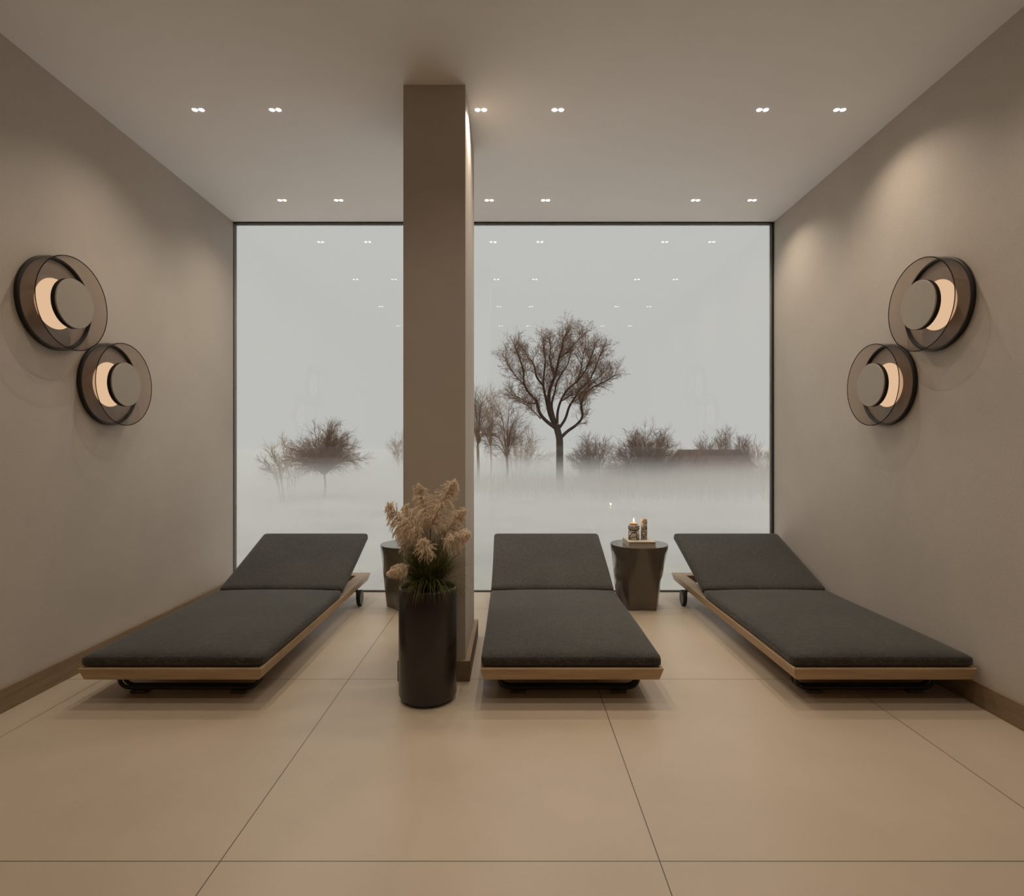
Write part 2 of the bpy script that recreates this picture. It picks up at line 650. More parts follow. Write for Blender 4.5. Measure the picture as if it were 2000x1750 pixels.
REAR_BEAM = bpy.data.lights.new('dimmed_spot_beam', 'SPOT')
REAR_BEAM.energy = SPOT_W_REAR
REAR_BEAM.color = SPOT_COL
REAR_BEAM.spot_size = math.radians(135)
REAR_BEAM.spot_blend = 1.0
REAR_BEAM.shadow_soft_size = 0.013
DL = None
LX = [-1.643, -1.239, -0.163, 0.240, 1.312, 1.716]
XN = ['nearest the left wall', 'second from the left wall', 'just right of the column', 'right of the column, second along',
      'second from the right wall', 'nearest the right wall']
ROWS = [(4.025, 'back row by the window'), (2.949, 'front row of the ceiling'), (1.815, None), (0.70, None)]  # last row is an unseen addition that lights the foreground
for y, rn in ROWS:
    for i, x in enumerate(LX):
        if DL is None:
            DL = o = make_downlight()
        else:
            o = copy_tree(DL)
        o.location = (x, y, H)
        if not rn:
            for ch in o.children:
                if ch.type == 'LIGHT':
                    ch.data = REAR_BEAM
        if rn:
            lab = 'twin recessed spotlight in the %s, %s' % (rn, XN[i])
            tag(o, lab, 'ceiling light', 'twin recessed ceiling spotlights')
        else:
            tag(o, 'twin recessed spotlight overhead (nearest row added for light), outside the top edge of the photo', 'ceiling light',
                'twin spotlights above the frame')


# ------------------------------------------------------------------ wall sconces
def make_sconce():
    """axis +x points out of the wall; origin on the wall."""
    root = empty('wall_sconce')
    r = 0.2215
    lathe('back_plate', [(r - 0.018, 0.0005), (r - 0.014, 0.003), (r - 0.014, 0.0065)], M['sconce_plate'], root, 96, 'x')
    ring_ = lathe('plate_edge', [(r - 0.0165, 0.0005), (r - 0.004, 0.0005), (r - 0.0015, 0.004), (r - 0.0015, 0.0175), (r - 0.005, 0.0205), (r - 0.0125, 0.0205),
                        (r - 0.0165, 0.0120), (r - 0.0165, 0.0005)], M['sconce_dark'], root, 96, 'x', closed_ends=False)
    # smoked glass bowl: outer wall, rim, inner wall
    prof = [(r - 0.004, 0.0210), (r - 0.001, 0.0225), (r, 0.028), (r, 0.0945), (r - 0.001, 0.0955), (r - 0.004, 0.0955),
            (r - 0.005, 0.0945), (r - 0.005, 0.028), (r - 0.006, 0.0225), (r - 0.004, 0.0210)]
    g = lathe('glass_bowl', prof, M['smoke'], root, 96, 'x', closed_ends=False)
    rim = lathe('glass_rim', [(r - 0.0040, 0.0957), (r + 0.0002, 0.0957), (r + 0.0002, 0.0975), (r - 0.0040, 0.0975), (r - 0.0040, 0.0957)],
                M['smoke_edge'], g, 96, 'x', closed_ends=False)
    # lit disc, black stem, floating cap
    lathe('light_diffuser', [(0.119, 0.0068), (0.119, 0.0095), (0.1175, 0.0105)], M['sconce_light'], root, 72, 'x')
    lathe('stem', [(0.010, 0.0105), (0.010, 0.080)], M['sconce_dark'], root, 40, 'x')
    cap = lathe('front_cap', [(0.110, 0.0795), (0.1165, 0.0815), (0.1165, 0.1030), (0.1150, 0.1050)], M['sconce_cap'], root, 72, 'x')
    lathe('cap_side_ring', [(0.1172, 0.0800), (0.1172, 0.0990), (0.1160, 0.0990), (0.1160, 0.0800), (0.1172, 0.0800)], M['sconce_dark'], cap, 72, 'x', closed_ends=False)  # black band round the side of the cap
    return root


s0 = make_sconce()
SCN = [(XL, 2.684, 1.815, 0, 'left wall, upper one'), (XL, 3.042, 1.471, 0, 'left wall, lower one'),
       (XR, 2.705, 1.815, math.pi, 'right wall, upper one'), (XR, 3.064, 1.471, math.pi, 'right wall, lower one')]
for i, (x, y, z, rz, d) in enumerate(SCN):
    o = s0 if i == 0 else copy_tree(s0)
    o.location = (x, y, z)
    o.rotation_euler = (0, 0, rz)
    tag(o, 'round smoked glass wall lamp with glowing disc on the ' + d, 'wall lamp', 'smoked glass wall lamps')


# ------------------------------------------------------------------ sun loungers
def cushion(name, hx, hy, hz, r, crown, mat, parent):
    n = 14
    bm = bmesh.new()
    bmesh.ops.create_cube(bm, size=2.0)
    bmesh.ops.subdivide_edges(bm, edges=bm.edges[:], cuts=n, use_grid_fill=True)
    for v in bm.verts:
        # concentrate the grid near the edges
        c = Vector([math.copysign(abs(t) ** 0.45, t) for t in v.co])
        p = Vector((c.x * hx, c.y * hy, c.z * hz))
        q = Vector((max(-hx + r, min(hx - r, p.x)), max(-hy + r, min(hy - r, p.y)), max(-hz + r, min(hz - r, p.z))))
        d = p - q
        if d.length > 1e-9:
            p = q + d.normalized() * r
        kx = 1 - min(1, abs(p.x) / hx) ** 2.6
        ky = 1 - min(1, abs(p.y) / hy) ** 9
        if p.z > 0:
            p.z += crown * kx * ky
        # soft wandering of the sides
        p.x += 0.0015 * math.sin(7 * p.y + 2) * (abs(p.x) / hx)
        v.co = p
    me = bpy.data.meshes.new(name)
    bm.to_mesh(me)
    bm.free()
    return link_mesh(name, me, mat, parent, True)


LW = 0.802      # lounger width
LL = 1.895      # lounger length
FT, FB = 0.168, 0.113


def make_lounger():
    root = empty('sun_lounger')
    a = LW / 2
    sl = 0.016          # how far the outer faces lean inwards towards the floor
    rw = 0.087          # rail width
    g = 0.0006
    oy0, oy1 = 0.0, LL
    hd = 0.10

    def prism(name, top, bot, mat):
        vs = [(x, y, FB) for x, y in bot] + [(x, y, FT) for x, y in top]
        fs = [(3, 2, 1, 0), (4, 5, 6, 7)] + [(k, (k + 1) % 4, 4 + (k + 1) % 4, 4 + k) for k in range(4)]
        return bevel(from_pydata(name, vs, fs, mat, root), 0.004, 3)
    # head and foot rails, mitred into the side rails
    prism('foot_rail', [(-a, oy0), (a, oy0), (a - rw, oy0 + rw), (-a + rw, oy0 + rw)],
          [(-a + sl, oy0 + sl), (a - sl, oy0 + sl), (a - rw, oy0 + rw), (-a + rw, oy0 + rw)], M['oak_x'])
    prism('head_rail', [(a, oy1), (-a, oy1), (-a + rw, oy1 - hd), (a - rw, oy1 - hd)],
          [(a - sl, oy1 - sl), (-a + sl, oy1 - sl), (-a + rw, oy1 - hd), (a - rw, oy1 - hd)], M['oak_x'])
    for s in (-1, 1):
        prism('side_rail', [(s * a, oy0 + g), (s * a, oy1 - g), (s * (a - rw), oy1 - hd - g), (s * (a - rw), oy0 + rw + g)][::s],
              [(s * (a - sl), oy0 + sl + g), (s * (a - sl), oy1 - sl - g), (s * (a - rw), oy1 - hd - g), (s * (a - rw), oy0 + rw + g)][::s], M['oak_y'])
    box('base_panel', -a + rw, a - rw, rw, 1.22, 0.118, 0.132, M['oak_y'], root)
    # seat cushion
    sy0, sy1 = 0.010, 1.178
    sc = cushion('seat_cushion', 0.397, (sy1 - sy0) / 2, 0.0245, 0.019, 0.020, M['fabric'], root)
    sc.location = (0, (sy0 + sy1) / 2, FT + 0.0255)
    # raised back cushion
    th = math.radians(20.9)
    u = Vector((0, math.cos(th), math.sin(th)))
    nn = Vector((0, -math.sin(th), math.cos(th)))
    top0 = Vector((0, 1.168, 0.2265))
    bl, bt = 0.725, 0.056
    bc = cushion('back_cushion', 0.397, bl / 2, bt / 2, 0.022, 0.004, M['fabric'], root)
    bc.rotation_euler = (th, 0, 0)
    bc.location = top0 + u * (bl / 2) - nn * (bt / 2)
    bp = box('backrest_panel', -0.30, 0.30, -0.30, 0.30, -0.006, 0.006, M['oak_y'], root)
    bp.rotation_euler = (th, 0, 0)
    bp.location = top0 + u * 0.39 - nn * (bt + 0.0065)
    t = Tubes(10)
    for s in (-1, 1):
        p = top0 + u * 0.56 - nn * (bt + 0.013)
        t.add([(s * 0.22, p.y, p.z), (s * 0.22, p.y - 0.05, 0.125)], [0.006, 0.006])
    t.add([(-(a - rw), p.y - 0.05, 0.125), (a - rw, p.y - 0.05, 0.125)], [0.006, 0.006])
    t.build('backrest_prop', M['black_metal'], root)
    # front sled leg of bent black tube on two glides
    t = Tubes(14)
    for dy in (0.0, 0.034):
        t.add(arc_path([(-0.322, 0.150 + dy, FB + 0.002), (-0.322, 0.150 + dy, 0.0225), (0.322, 0.150 + dy, 0.0225), (0.322, 0.150 + dy, FB + 0.002)], 0.055, 10),
              [0.0085] * 24)
    leg = t.build('front_leg', M['black_metal'], root)
    for s in (-1, 1):
        bx = box('glide', s * 0.231 - 0.034, s * 0.231 + 0.034, 0.138, 0.196, 0.0, 0.0140, M['glide'], leg, 0.002)
    # rear wheels
    for s in (-1, 1):
        box('wheel_bracket', s * 0.381 - 0.004, s * 0.381 + 0.004, 1.572, 1.598, 0.045, FB + 0.001, M['black_metal'], root)
    for s in (-1, 1):
        w = lathe('wheel', [(0.050, -0.013), (0.0555, -0.010), (0.0555, 0.010), (0.050, 0.013)], M['rubber'], root, 48, 'x', loc=(s * 0.402, 1.585, 0.0558))
        lathe('wheel_disc', [(0.047, -0.0138), (0.047, 0.0138)], M['wheel'], w, 48, 'x')
    return root


lg = make_lounger()
LG = [(-1.4915, 'dark cushioned oak sun lounger on the left, along the left wall'),
      (0.262, 'dark cushioned oak sun lounger in the middle, right of the column'),
      (1.6290, 'dark cushioned oak sun lounger on the right, close against the right wall')]
for i, (x, lab) in enumerate(LG):
    o = lg if i == 0 else copy_tree(lg)
    o.location = (x, 2.45, 0)
    tag(o, lab, 'sun lounger', 'sun loungers facing the room')


# ------------------------------------------------------------------ side tables
def make_side_table():
    root = empty('side_table')
    zt = 0.445
    rt = 0.2025
    seg = 120
    npoly = 5
    vs, fs = [], []
    levels = 22
    for i in range(levels + 1):
        t = i / levels                      # 0 bottom, 1 top
        z = (zt - 0.012) * t
        blend = max(0.0, min(1.0, t / 0.95))
        for k in range(seg):
            a = 2 * math.pi * k / seg - math.pi / 2
            # pentagon with slightly hollow faces at the foot
            sec = 2 * math.pi / npoly
            d = (a + math.pi / 2 - math.radians(-1) + sec / 2) % sec - sec / 2
            poly = 0.129 / math.cos(d) - 0.007 * math.cos(d * math.pi / sec) ** 2
            circ = 0.150 + (rt - 0.150) * t
            rr = circ * ((poly / 0.150) * (1 - blend) + blend)
            rr = min(rr, rt)
            vs.append((rr * math.cos(a), rr * math.sin(a), z))
    for i in range(levels):
        for k in range(seg):
            k2 = (k + 1) % seg
            fs.append((i * seg + k, i * seg + k2, (i + 1) * seg + k2, (i + 1) * seg + k))
    fs.append(tuple(range(seg))[::-1])
    fs.append(tuple(levels * seg + k for k in range(seg)))
    b = from_pydata('base', vs, fs, M['lacquer'], root, True)
    es = b.modifiers.new('edge_split', 'EDGE_SPLIT')
    es.split_angle = math.radians(24)
    lathe('table_top', [(rt - 0.001, zt - 0.012), (rt, zt - 0.010), (rt, zt - 0.002), (rt - 0.002, zt)], M['lacquer'], root, 120)
    return root


t0 = make_side_table()
t0.location = (0.9086, 4.03, 0)
tag(t0, 'round dark lacquered side table holding a book and two candles', 'side table', 'side tables by the window')
t1 = copy_tree(t0)
t1.location = (-0.735, 4.03, 0)
t1.rotation_euler = (0, 0, math.radians(25))
tag(t1, 'round dark lacquered side table with bare top, partly behind the planter', 'side table', 'side tables by the window')

# book
zt = 0.445
bk = empty('book', (0.8945, 3.962, zt))
bw, bd, bh = 0.0955, 0.103, 0.040
box('back_cover', -bw, bw, -bd, bd, 0.0, 0.0045, M['book_cover'], bk, 0.0008)
box('front_cover', -bw, bw, -bd, bd, bh - 0.0045, bh, M['book_cover'], bk, 0.0008)
box('spine', -bw, -bw + 0.005, -bd, bd, 0.0045, bh - 0.0045, M['book_cover'], bk, 0.0008)
box('pages', -bw + 0.005, bw - 0.005, -bd + 0.004, bd - 0.004, 0.0045, bh - 0.0045, M['pages'], bk)
tag(bk, 'thick cream hardcover book lying on the side table under two candles', 'book')

# wide candle with flame
zb = zt + bh
c1 = empty('candle', (0.857, 3.965, zb))
lathe('holder', [(0.036, 0.0), (0.0385, 0.002), (0.0385, 0.056), (0.036, 0.061), (0.032, 0.0635), (0.032, 0.065), (0.036, 0.068), (0.0395, 0.075),
                 (0.0400, 0.085), (0.0385, 0.096), (0.034, 0.103), (0.028, 0.105)], M['terrazzo_big'], c1, 64)
lathe('wax', [(0.0265, 0.100), (0.0265, 0.114), (0.024, 0.1165), (0.012, 0.1150)], M['wax'], c1, 48)
lathe('wick', [(0.0012, 0.113), (0.0010, 0.124)], M['wick'], c1, 8)
lathe('flame', [(0.0008, 0.1195), (0.0036, 0.126), (0.0043, 0.131), (0.0034, 0.139), (0.0016, 0.146), (0.0003, 0.151)], M['flame'], c1, 20)
fl = bpy.data.lights.new('flame_light', 'POINT')
fl.energy = 0.25
fl.color = (1, 0.62, 0.3)
fl.shadow_soft_size = 0.006
flo = bpy.data.objects.new('flame_light', fl)
COL.objects.link(flo)
flo.location = (0, 0, 0.156)
flo.parent = c1
tag(c1, 'wide lit candle in a two-tier terrazzo holder on the cream book', 'candle')
c2 = empty('candle', (0.9295, 3.965, zb))
lathe('holder', [(0.0205, 0.0), (0.0215, 0.001), (0.0215, 0.1325), (0.0205, 0.134)], M['terrazzo_fine'], c2, 48)
lathe('wax', [(0.0200, 0.134), (0.0205, 0.1355), (0.0200, 0.1415), (0.0185, 0.1435), (0.006, 0.1415)], M['wax'], c2, 40)
lathe('wick', [(0.0011, 0.141), (0.0009, 0.152)], M['wick'], c2, 8)
tag(c2, 'slim tall unlit candle wrapped in speckled terrazzo on the cream book', 'candle')

# ------------------------------------------------------------------ planter with pampas grass
PX, PY = -0.381, 2.551
pot = empty('potted_pampas_grass', (PX, PY, 0))
tag(pot, 'tall black cylinder planter of pampas grass standing before the column', 'potted plant')
lathe('planter', [(0.112, 0.0), (0.116, 0.004), (0.116, 0.014), (0.1245, 0.016), (0.1300, 0.027), (0.1305, 0.24), (0.1300, 0.494), (0.1285, 0.500),
                  (0.1255, 0.503), (0.1190, 0.503), (0.1150, 0.500), (0.1130, 0.494), (0.1130, 0.440)], M['planter'], pot, 96)
ms = lathe('moss', [(0.1128, 0.450), (0.1128, 0.484), (0.09, 0.487), (0.05, 0.489), (0.01, 0.490)], M['moss'], pot, 48)

# blades
rb = random.Random(21)
t = Tubes(3)
for i in range(1250):
    az = rb.uniform(0, 2 * math.pi)
    r0 = 0.055 * math.sqrt(rb.random())
    long = rb.random()
    L = rb.uniform(0.15, 0.31)
    lean = rb.uniform(0.05, 0.82)
    L *= 1.0 - 0.42 * max(0.0, lean - 0.35)
    if rb.random() < 0.085:
        az = rb.gauss(-math.pi / 2, 0.55)
        lean, L = rb.uniform(0.95, 1.35), rb.uniform(0.20, 0.27)      # spilling over the rim
    z0 = 0.478
    p = np.array((r0 * math.cos(az), r0 * math.sin(az), z0))
    az2 = az + rb.uniform(-0.5, 0.5)
    o2 = np.array((math.cos(az2), math.sin(az2), 0.0))
    pts = [p]
    ang = lean * 0.45
    n = 7
    for k in range(n):
        pts.append(pts[-1] + (o2 * math.sin(ang) + np.array((0, 0, 1.0)) * math.cos(ang)) * (L / n))
        ang += lean * rb.uniform(0.18, 0.36)
    # keep blades from running through the pot wall
    for q in pts:
        rr = math.hypot(q[0], q[1])
        if rr < 0.134 and rr > 0.108 and q[2] < 0.507:
            q[2] = 0.507
    pts = [np.array((q[0], min(q[1], 0.183 - 0.01 * rb.random()), q[2])) for q in pts]
    side = np.array((-o2[1], o2[0], 0.0)) + np.array((rb.uniform(-.5, .5), rb.uniform(-.5, .5), rb.uniform(-.3, .3)))
    side /= np.linalg.norm(side)
    w = rb.uniform(0.0008, 0.0016)
    t.ribbon(pts, [w * 0.8, w, w, w, w * 0.9, w * 0.7, w * 0.45, w * 0.1], side)
gb = t.build('grass_blades', M['blade'], pot)
gb['kind'] = 'stuff'


def bez(p0, p1, p2, n):
    out = []
    for k in range(n + 1):
        s = k / n
        out.append((1 - s) ** 2 * p0 + 2 * s * (1 - s) * p1 + s * s * p2)
    return out


def plume(tip_px, base_px, Y, width, droop, seed, dY=0.0, count=150, curl=0.5):
    """feathery head from base to tip (photo pixels at depth Y), on a stem rising from the pot."""
    r = random.Random(seed)
    tip = np.array(at(tip_px[0], tip_px[1], Y + dY)) - np.array((PX, PY, 0))
    bas = np.array(at(base_px[0], base_px[1], Y)) - np.array((PX, PY, 0))
    root_ = np.array((bas[0] * 0.12, bas[1] * 0.15, 0.478))
    ax = tip - bas
    mid = (root_ + bas) / 2 + np.array((0, 0, 0.04)) - np.array((bas[0], bas[1], 0)) * 0.10
    stem = bez(root_, mid, bas, 8)
    bend = bas + ax * 0.5 + np.array((0, 0, 0.10 * np.linalg.norm(ax)))
    head = bez(bas, bend, tip, 24)
    st = Tubes(5)
    chain = stem + head[1:]
    st.add(chain, [0.0022 - 0.0017 * k / (len(chain) - 1) for k in range(len(chain))])
    tb = Tubes(3)
    L = np.linalg.norm(ax)
    for i in range(count):
        s = (i + r.random()) / count
        s = s ** 1.08
        k = min(23, int(s * 24))
        p = head[k] + (head[k + 1] - head[k]) * (s * 24 - k)
        tg = head[k + 1] - head[k]
        tg = tg / np.linalg.norm(tg)
        rv = np.array((r.gauss(0, 1), r.gauss(0, 1) * 0.8, r.gauss(0, 1)))
        rv -= tg * np.dot(rv, tg)
        rv /= np.linalg.norm(rv) + 1e-9
        prof = min(1.0, 0.55 + s * 1.6) * (1 - s) ** 0.75 + 0.10
        ln = 1.22 * width * prof * r.uniform(0.7, 1.25)
        d = tg * 0.72 + rv * 0.74
        d /= np.linalg.norm(d)
        pts = [p]
        for q in range(6):
            d = d + np.array((0, 0, -1.0)) * droop * (0.12 + 0.07 * q) + rv * 0.03
            d /= np.linalg.norm(d)
            pts.append(pts[-1] + d * ln / 6)
        pts = [np.array((q_[0], min(q_[1], 0.180), q_[2])) for q_ in pts]
        th = r.uniform(0.0011, 0.0018)
        tb.add(pts, [th, th * 1.3, th * 1.3, th * 1.1, th * 0.9, th * 0.6, th * 0.2], 3, cap=False)
        # silky side hairs along each branchlet
        for h in range(26):
            f = r.uniform(0.08, 0.98) * 6
            kk = min(5, int(f))
            b0 = pts[kk] + (pts[kk + 1] - pts[kk]) * (f - kk)
            dd = (pts[kk + 1] - pts[kk])
            dd = dd / (np.linalg.norm(dd) + 1e-9)
            hv = dd * 0.9 + np.array((r.gauss(0, .28), r.gauss(0, .28), r.gauss(0, .28) - 0.12))
            hv /= np.linalg.norm(hv)
            hl = r.uniform(0.009, 0.020)
            b1 = b0 + hv * hl * 0.5
            b2 = b1 + (hv + np.array((0, 0, -0.4))) * hl * 0.5
            sd = np.cross(hv, np.array((r.random(), r.random(), r.random())))
            sd /= np.linalg.norm(sd) + 1e-9
            tb.ribbon([b0, b1, b2], [0.0009, 0.0009, 0.0002], sd)
    h = tb.build('plume', M['plume'], pot)
    st.build('stem', M['stem'], h)


PL = [  # tip px, base px, depth, branch length, droop, depth change
    ((757, 990), (824, 1052), 2.50, 0.085, 1.0, -0.05, 210),
    ((790, 990), (826, 1046), 2.60, 0.070, 0.9, 0.02, 130),
    ((815, 948), (842, 1030), 2.56, 0.062, 0.75, 0.00, 170),
    ((889, 940), (840, 1034), 2.52, 0.070, 0.8, -0.02, 210),
    ((907, 996), (862, 1056), 2.60, 0.055, 0.8, 0.02, 140),
    ((915, 1040), (866, 1066), 2.50, 0.062, 1.1, -0.05, 150),
    ((828, 1056), (834, 1088), 2.44, 0.052, 0.9, -0.05, 110),
    ((762, 1118), (800, 1106), 2.44, 0.040, 0.7, -0.06, 110),
    ((778, 1036), (812, 1076), 2.56, 0.052, 1.0, 0.00, 120),
    ((848, 985), (840, 1040), 2.60, 0.045, 0.6, 0.02, 90),
]
for i, (tp, bp_, Y, w, dr, dY, cnt) in enumerate(PL):
    plume(tp, bp_, Y, w, dr, 100 + i, dY, int(cnt * 0.62))

# ------------------------------------------------------------------ outside: frosted field, mist, bare trees
GZ = -2.0
struct(from_pydata('ground', [(-400, YB + 0.06, GZ), (400, YB + 0.06, GZ), (400, 700, GZ), (-400, 700, GZ)], [(0, 1, 2, 3)], M['field']))
M['bounce'] = mat_plain('pale_bounce_slab', (0.86, 0.86, 0.86), 0.9, var=0.04, scale=1.5)
struct(box('added_bounce_slab', -30, 30, YB + 0.06, 12.0, GZ + 0.001, GZ + 0.06, M['bounce']))  # unseen pale slab, added to bounce daylight up onto the ceiling
mist = empty('ground_mist', (0, 9.0, GZ))
tag(mist, 'pale mist lying over the field outside the window', 'mist', kind='stuff')
for k, (z0, z1, dens) in enumerate(MIST):
    alb = (1.0, 0.985, 0.97)
    mm = mat_volume('mist_layer', alb, dens)
    lay = box('mist_layer', -300, 300, 0, 420, z0 - GZ + 0.002, z1 - GZ - 0.002, mm, mist)
    lay['kind'] = 'stuff'


def unit(v):
    return v / (np.linalg.norm(v) + 1e-12)


def grow(tb, p, d, L, r, depth, rnd, spread, up, kids, shrink, nseg=5, wob=0.18):
    pts, rads = [p], [r]
    dirs = [d]
    for k in range(nseg):
        d = unit(d + np.array((rnd.gauss(0, wob), rnd.gauss(0, wob), rnd.gauss(0, wob) + up)))
        p = p + d * (L / nseg)
        pts.append(p)
        dirs.append(d)
        rads.append(max(0.004, r * (1 - 0.72 * (k + 1) / nseg)))
    tb.add(pts, rads, 4 if r > 0.03 else 3, cap=False)
    if depth <= 0:
        return
    for i in range(kids[0]):
        f = rnd.uniform(0.25, 1.0) * nseg
        k = min(nseg - 1, int(f))
        q = pts[k] + (pts[k + 1] - pts[k]) * (f - k)
        rv = np.array((rnd.gauss(0, 1), rnd.gauss(0, 1), rnd.gauss(0, 1)))
        nd_ = unit(dirs[k] + unit(rv) * spread)
        grow(tb, q, nd_, L * shrink * rnd.uniform(0.7, 1.2), max(0.005, rads[k] * 0.6), depth - 1, rnd, spread, up, kids[1:] or kids, shrink, 4, wob)


def catmull(P, n=4):
    P = [np.array(p, float) for p in P]
    P = [2 * P[0] - P[1]] + P + [2 * P[-1] - P[-2]]
    out = []
    for i in range(1, len(P) - 2):
        for k in range(n):
            t_ = k / n
            out.append(0.5 * (2 * P[i] + (P[i + 1] - P[i - 1]) * t_ + (2 * P[i - 1] - 5 * P[i] + 4 * P[i + 1] - P[i + 2]) * t_ ** 2
                              + (3 * P[i] - P[i - 1] - 3 * P[i + 1] + P[i + 2]) * t_ ** 3))
    out.append(P[-2])
    return out


# the big lone tree: main limbs set out one by one
TY = 40.0
rt_ = random.Random(5)
LIMBS = [
    (0.17, [(1040, 1420), (900, 1310), (830, 1210), (800, 1090), (690, 960), (645, 850), (635, 700), (590, 560), (540, 430)], -1.4),
    (0.16, [(1030, 1400), (960, 1250), (920, 1080), (885, 900), (895, 700), (905, 560), (880, 420)], 1.4),
    (0.09, [(885, 900), (800, 790), (770, 650), (700, 550), (640, 450)], 0.6),
    (0.20, [(1030, 1380), (965, 1200), (950, 1020), (975, 900), (1020, 790), (1050, 680), (1075, 560), (1110, 430), (1130, 330), (1180, 240)], -0.4),
    (0.10, [(1020, 790), (990, 690), (960, 560), (970, 420), (950, 320)], 1.2),
    (0.12, [(1040, 1380), (985, 1150), (1020, 980), (1050, 850), (1100, 760), (1180, 640), (1220, 480)], 2.0),
    (0.13, [(1050, 1360), (1060, 1200), (1110, 1050), (1190, 930), (1310, 830), (1400, 700), (1450, 580), (1500, 450)], -1.8),
    (0.13, [(1070, 1420), (1150, 1300), (1200, 1150), (1270, 1040), (1330, 940), (1430, 850), (1500, 720), (1560, 560), (1610, 470)], 1.0),
    (0.15, [(1085, 1540), (1180, 1450), (1290, 1370), (1360, 1270), (1345, 1130), (1390, 1000), (1500, 910), (1640, 840), (1740, 780)], -0.8),
    (0.07, [(1345, 1130), (1330, 1010), (1420, 920), (1560, 800), (1640, 700)], 1.2),
    (0.08, [(1300, 830), (1340, 700), (1360, 580), (1400, 420)], -1.0),
    (0.06, [(790, 1110), (690, 1105), (590, 1045), (480, 1000)], 0.8),
    (0.06, [(660, 900), (560, 790), (480, 690), (420, 560)], 0.6),
    (0.05, [(850, 1300), (740, 1180), (650, 1120)], -0.8),
    (0.06, [(1075, 560), (1180, 480), (1290, 360), (1370, 280)], 0.8),
    (0.05, [(1110, 1080), (1230, 1010), (1370, 1000)], -1.5),
]


def zpx(z):
    return 920 + z[0] / 6.25, 610 + z[1] / 6.25


big = empty('bare_tree', (at(1093, 900, TY)[0], TY, GZ))
tag(big, 'large bare tree with a round crown rising from the mist right of the column', 'tree')
off = np.array(big.location)
tw = Tubes(3)
br = Tubes(7)
tr = Tubes(10)
tp_ = [np.array(at(*zpx(z), TY)) - off for z in ((1082, 1650), (1078, 1540), (1055, 1440), (1040, 1370))]
tp_ = [np.array((tp_[0][0], 0, 0.0)), np.array((tp_[0][0], 0, 0.6))] + tp_
tr.add(catmull(tp_), np.linspace(0.27, 0.23, len(catmull(tp_))))
tr.build('trunk', M['bark'], big)
for (r0, zs, dy) in LIMBS:
    n = len(zs)
    P = []
    for k, z in enumerate(zs):
        Yk = TY + dy * (k / (n - 1)) ** 1.2 + (0 if k == 0 else rt_.uniform(-.2, .2))
        P.append(np.array(at(*zpx(z), Yk)) - off)
    C = catmull(P, 4)
    m_ = len(C)
    br.add(C, [r0 * (1 - 0.80 * (k / (m_ - 1)) ** 0.8) * 0.9 for k in range(m_)], 6)
    # branches and twigs off the limb
    for k in range(m_):
        f = k / (m_ - 1)
        if f < 0.22 and r0 > 0.1:
            continue
        tg = unit(C[min(m_ - 1, k + 1)] - C[max(0, k - 1)])
        for j in range(3 if f < 0.6 else 4):
            rv = unit(np.array((rt_.gauss(0, 1), rt_.gauss(0, 1), rt_.gauss(0, 1))))
            d = unit(tg * 0.8 + rv * 0.75 + np.array((0, 0, 0.22)))
            grow(tw, C[k], d, rt_.uniform(0.75, 1.45) * (0.75 + 0.1 * f), 0.016, 2, rt_, 0.85, 0.05, [6, 4], 0.50, 4, 0.26)
br.build('limbs', M['bark'], big)
twg = tw.build('twigs', M['twig'], big)
twg['kind'] = 'stuff'


def bare_shrub(name, label, cat, px0, px1, ytop, Y, seed, mat, stems, group=None, hfac=1.0, lean=0.0, kids=(7, 4), up=0.02, trunk=0.0, r=0.025, fan=0.55):
    """many-stemmed bare shrub or small tree between two photo columns, top at a photo row."""
    rnd = random.Random(seed)
    x0, x1 = at(px0, 875, Y)[0], at(px1, 875, Y)[0]
    ztop = at(1000, ytop, Y)[2]
    cx = (x0 + x1) / 2
    root = empty(name, (cx, Y, GZ))
    tag(root, label, cat, group)
    hw = (x1 - x0) / 2
    Ht = ztop - GZ
    st, tw_ = Tubes(5), Tubes(3)
    base = np.array((0, 0, trunk * Ht))
    if trunk > 0:
        st.add([np.array((0, 0, -0.0)), np.array((0.05, 0, trunk * Ht * 0.5)), base], [r * 2.6, r * 2.2, r * 2.0], 7)
    for i in range(stems):
        a = rnd.uniform(0, 2 * math.pi)
        rr = math.sqrt(rnd.random())
        e = np.array((rr * math.cos(a) * hw + lean * Ht, rr * math.sin(a) * hw * 0.7, Ht * (1 - 0.5 * rr ** 2) * rnd.uniform(0.72, 1.0) * hfac))
        b = base if trunk > 0 else np.array((rr * math.cos(a) * hw * (1 - fan), rr * math.sin(a) * hw * 0.4, 0.0))
        mid = b * 0.45 + e * 0.55 + np.array((-0.12 * e[0], -0.12 * e[1], 0.05 * Ht))
        C = catmull([b, mid, e], 5)
        m2 = len(C)
        st.add(C, [max(0.006, r * (1 - 0.8 * k / (m2 - 1))) for k in range(m2)], 4, cap=False)
        for k in range(3, m2):
            tg = unit(C[min(m2 - 1, k + 1)] - C[k - 1])
            for j in range(2):
                rv = unit(np.array((rnd.gauss(0, 1), rnd.gauss(0, 1), rnd.gauss(0, 1))))
                grow(tw_, C[k], unit(tg * 0.8 + rv * 0.7), Ht * rnd.uniform(0.09, 0.19), 0.011, 1, rnd, 0.6, up, list(kids), 0.6, 3, 0.15)
    st.build('stems', mat, root)
    q = tw_.build('twigs', mat, root)
    q['kind'] = 'stuff'
    return root


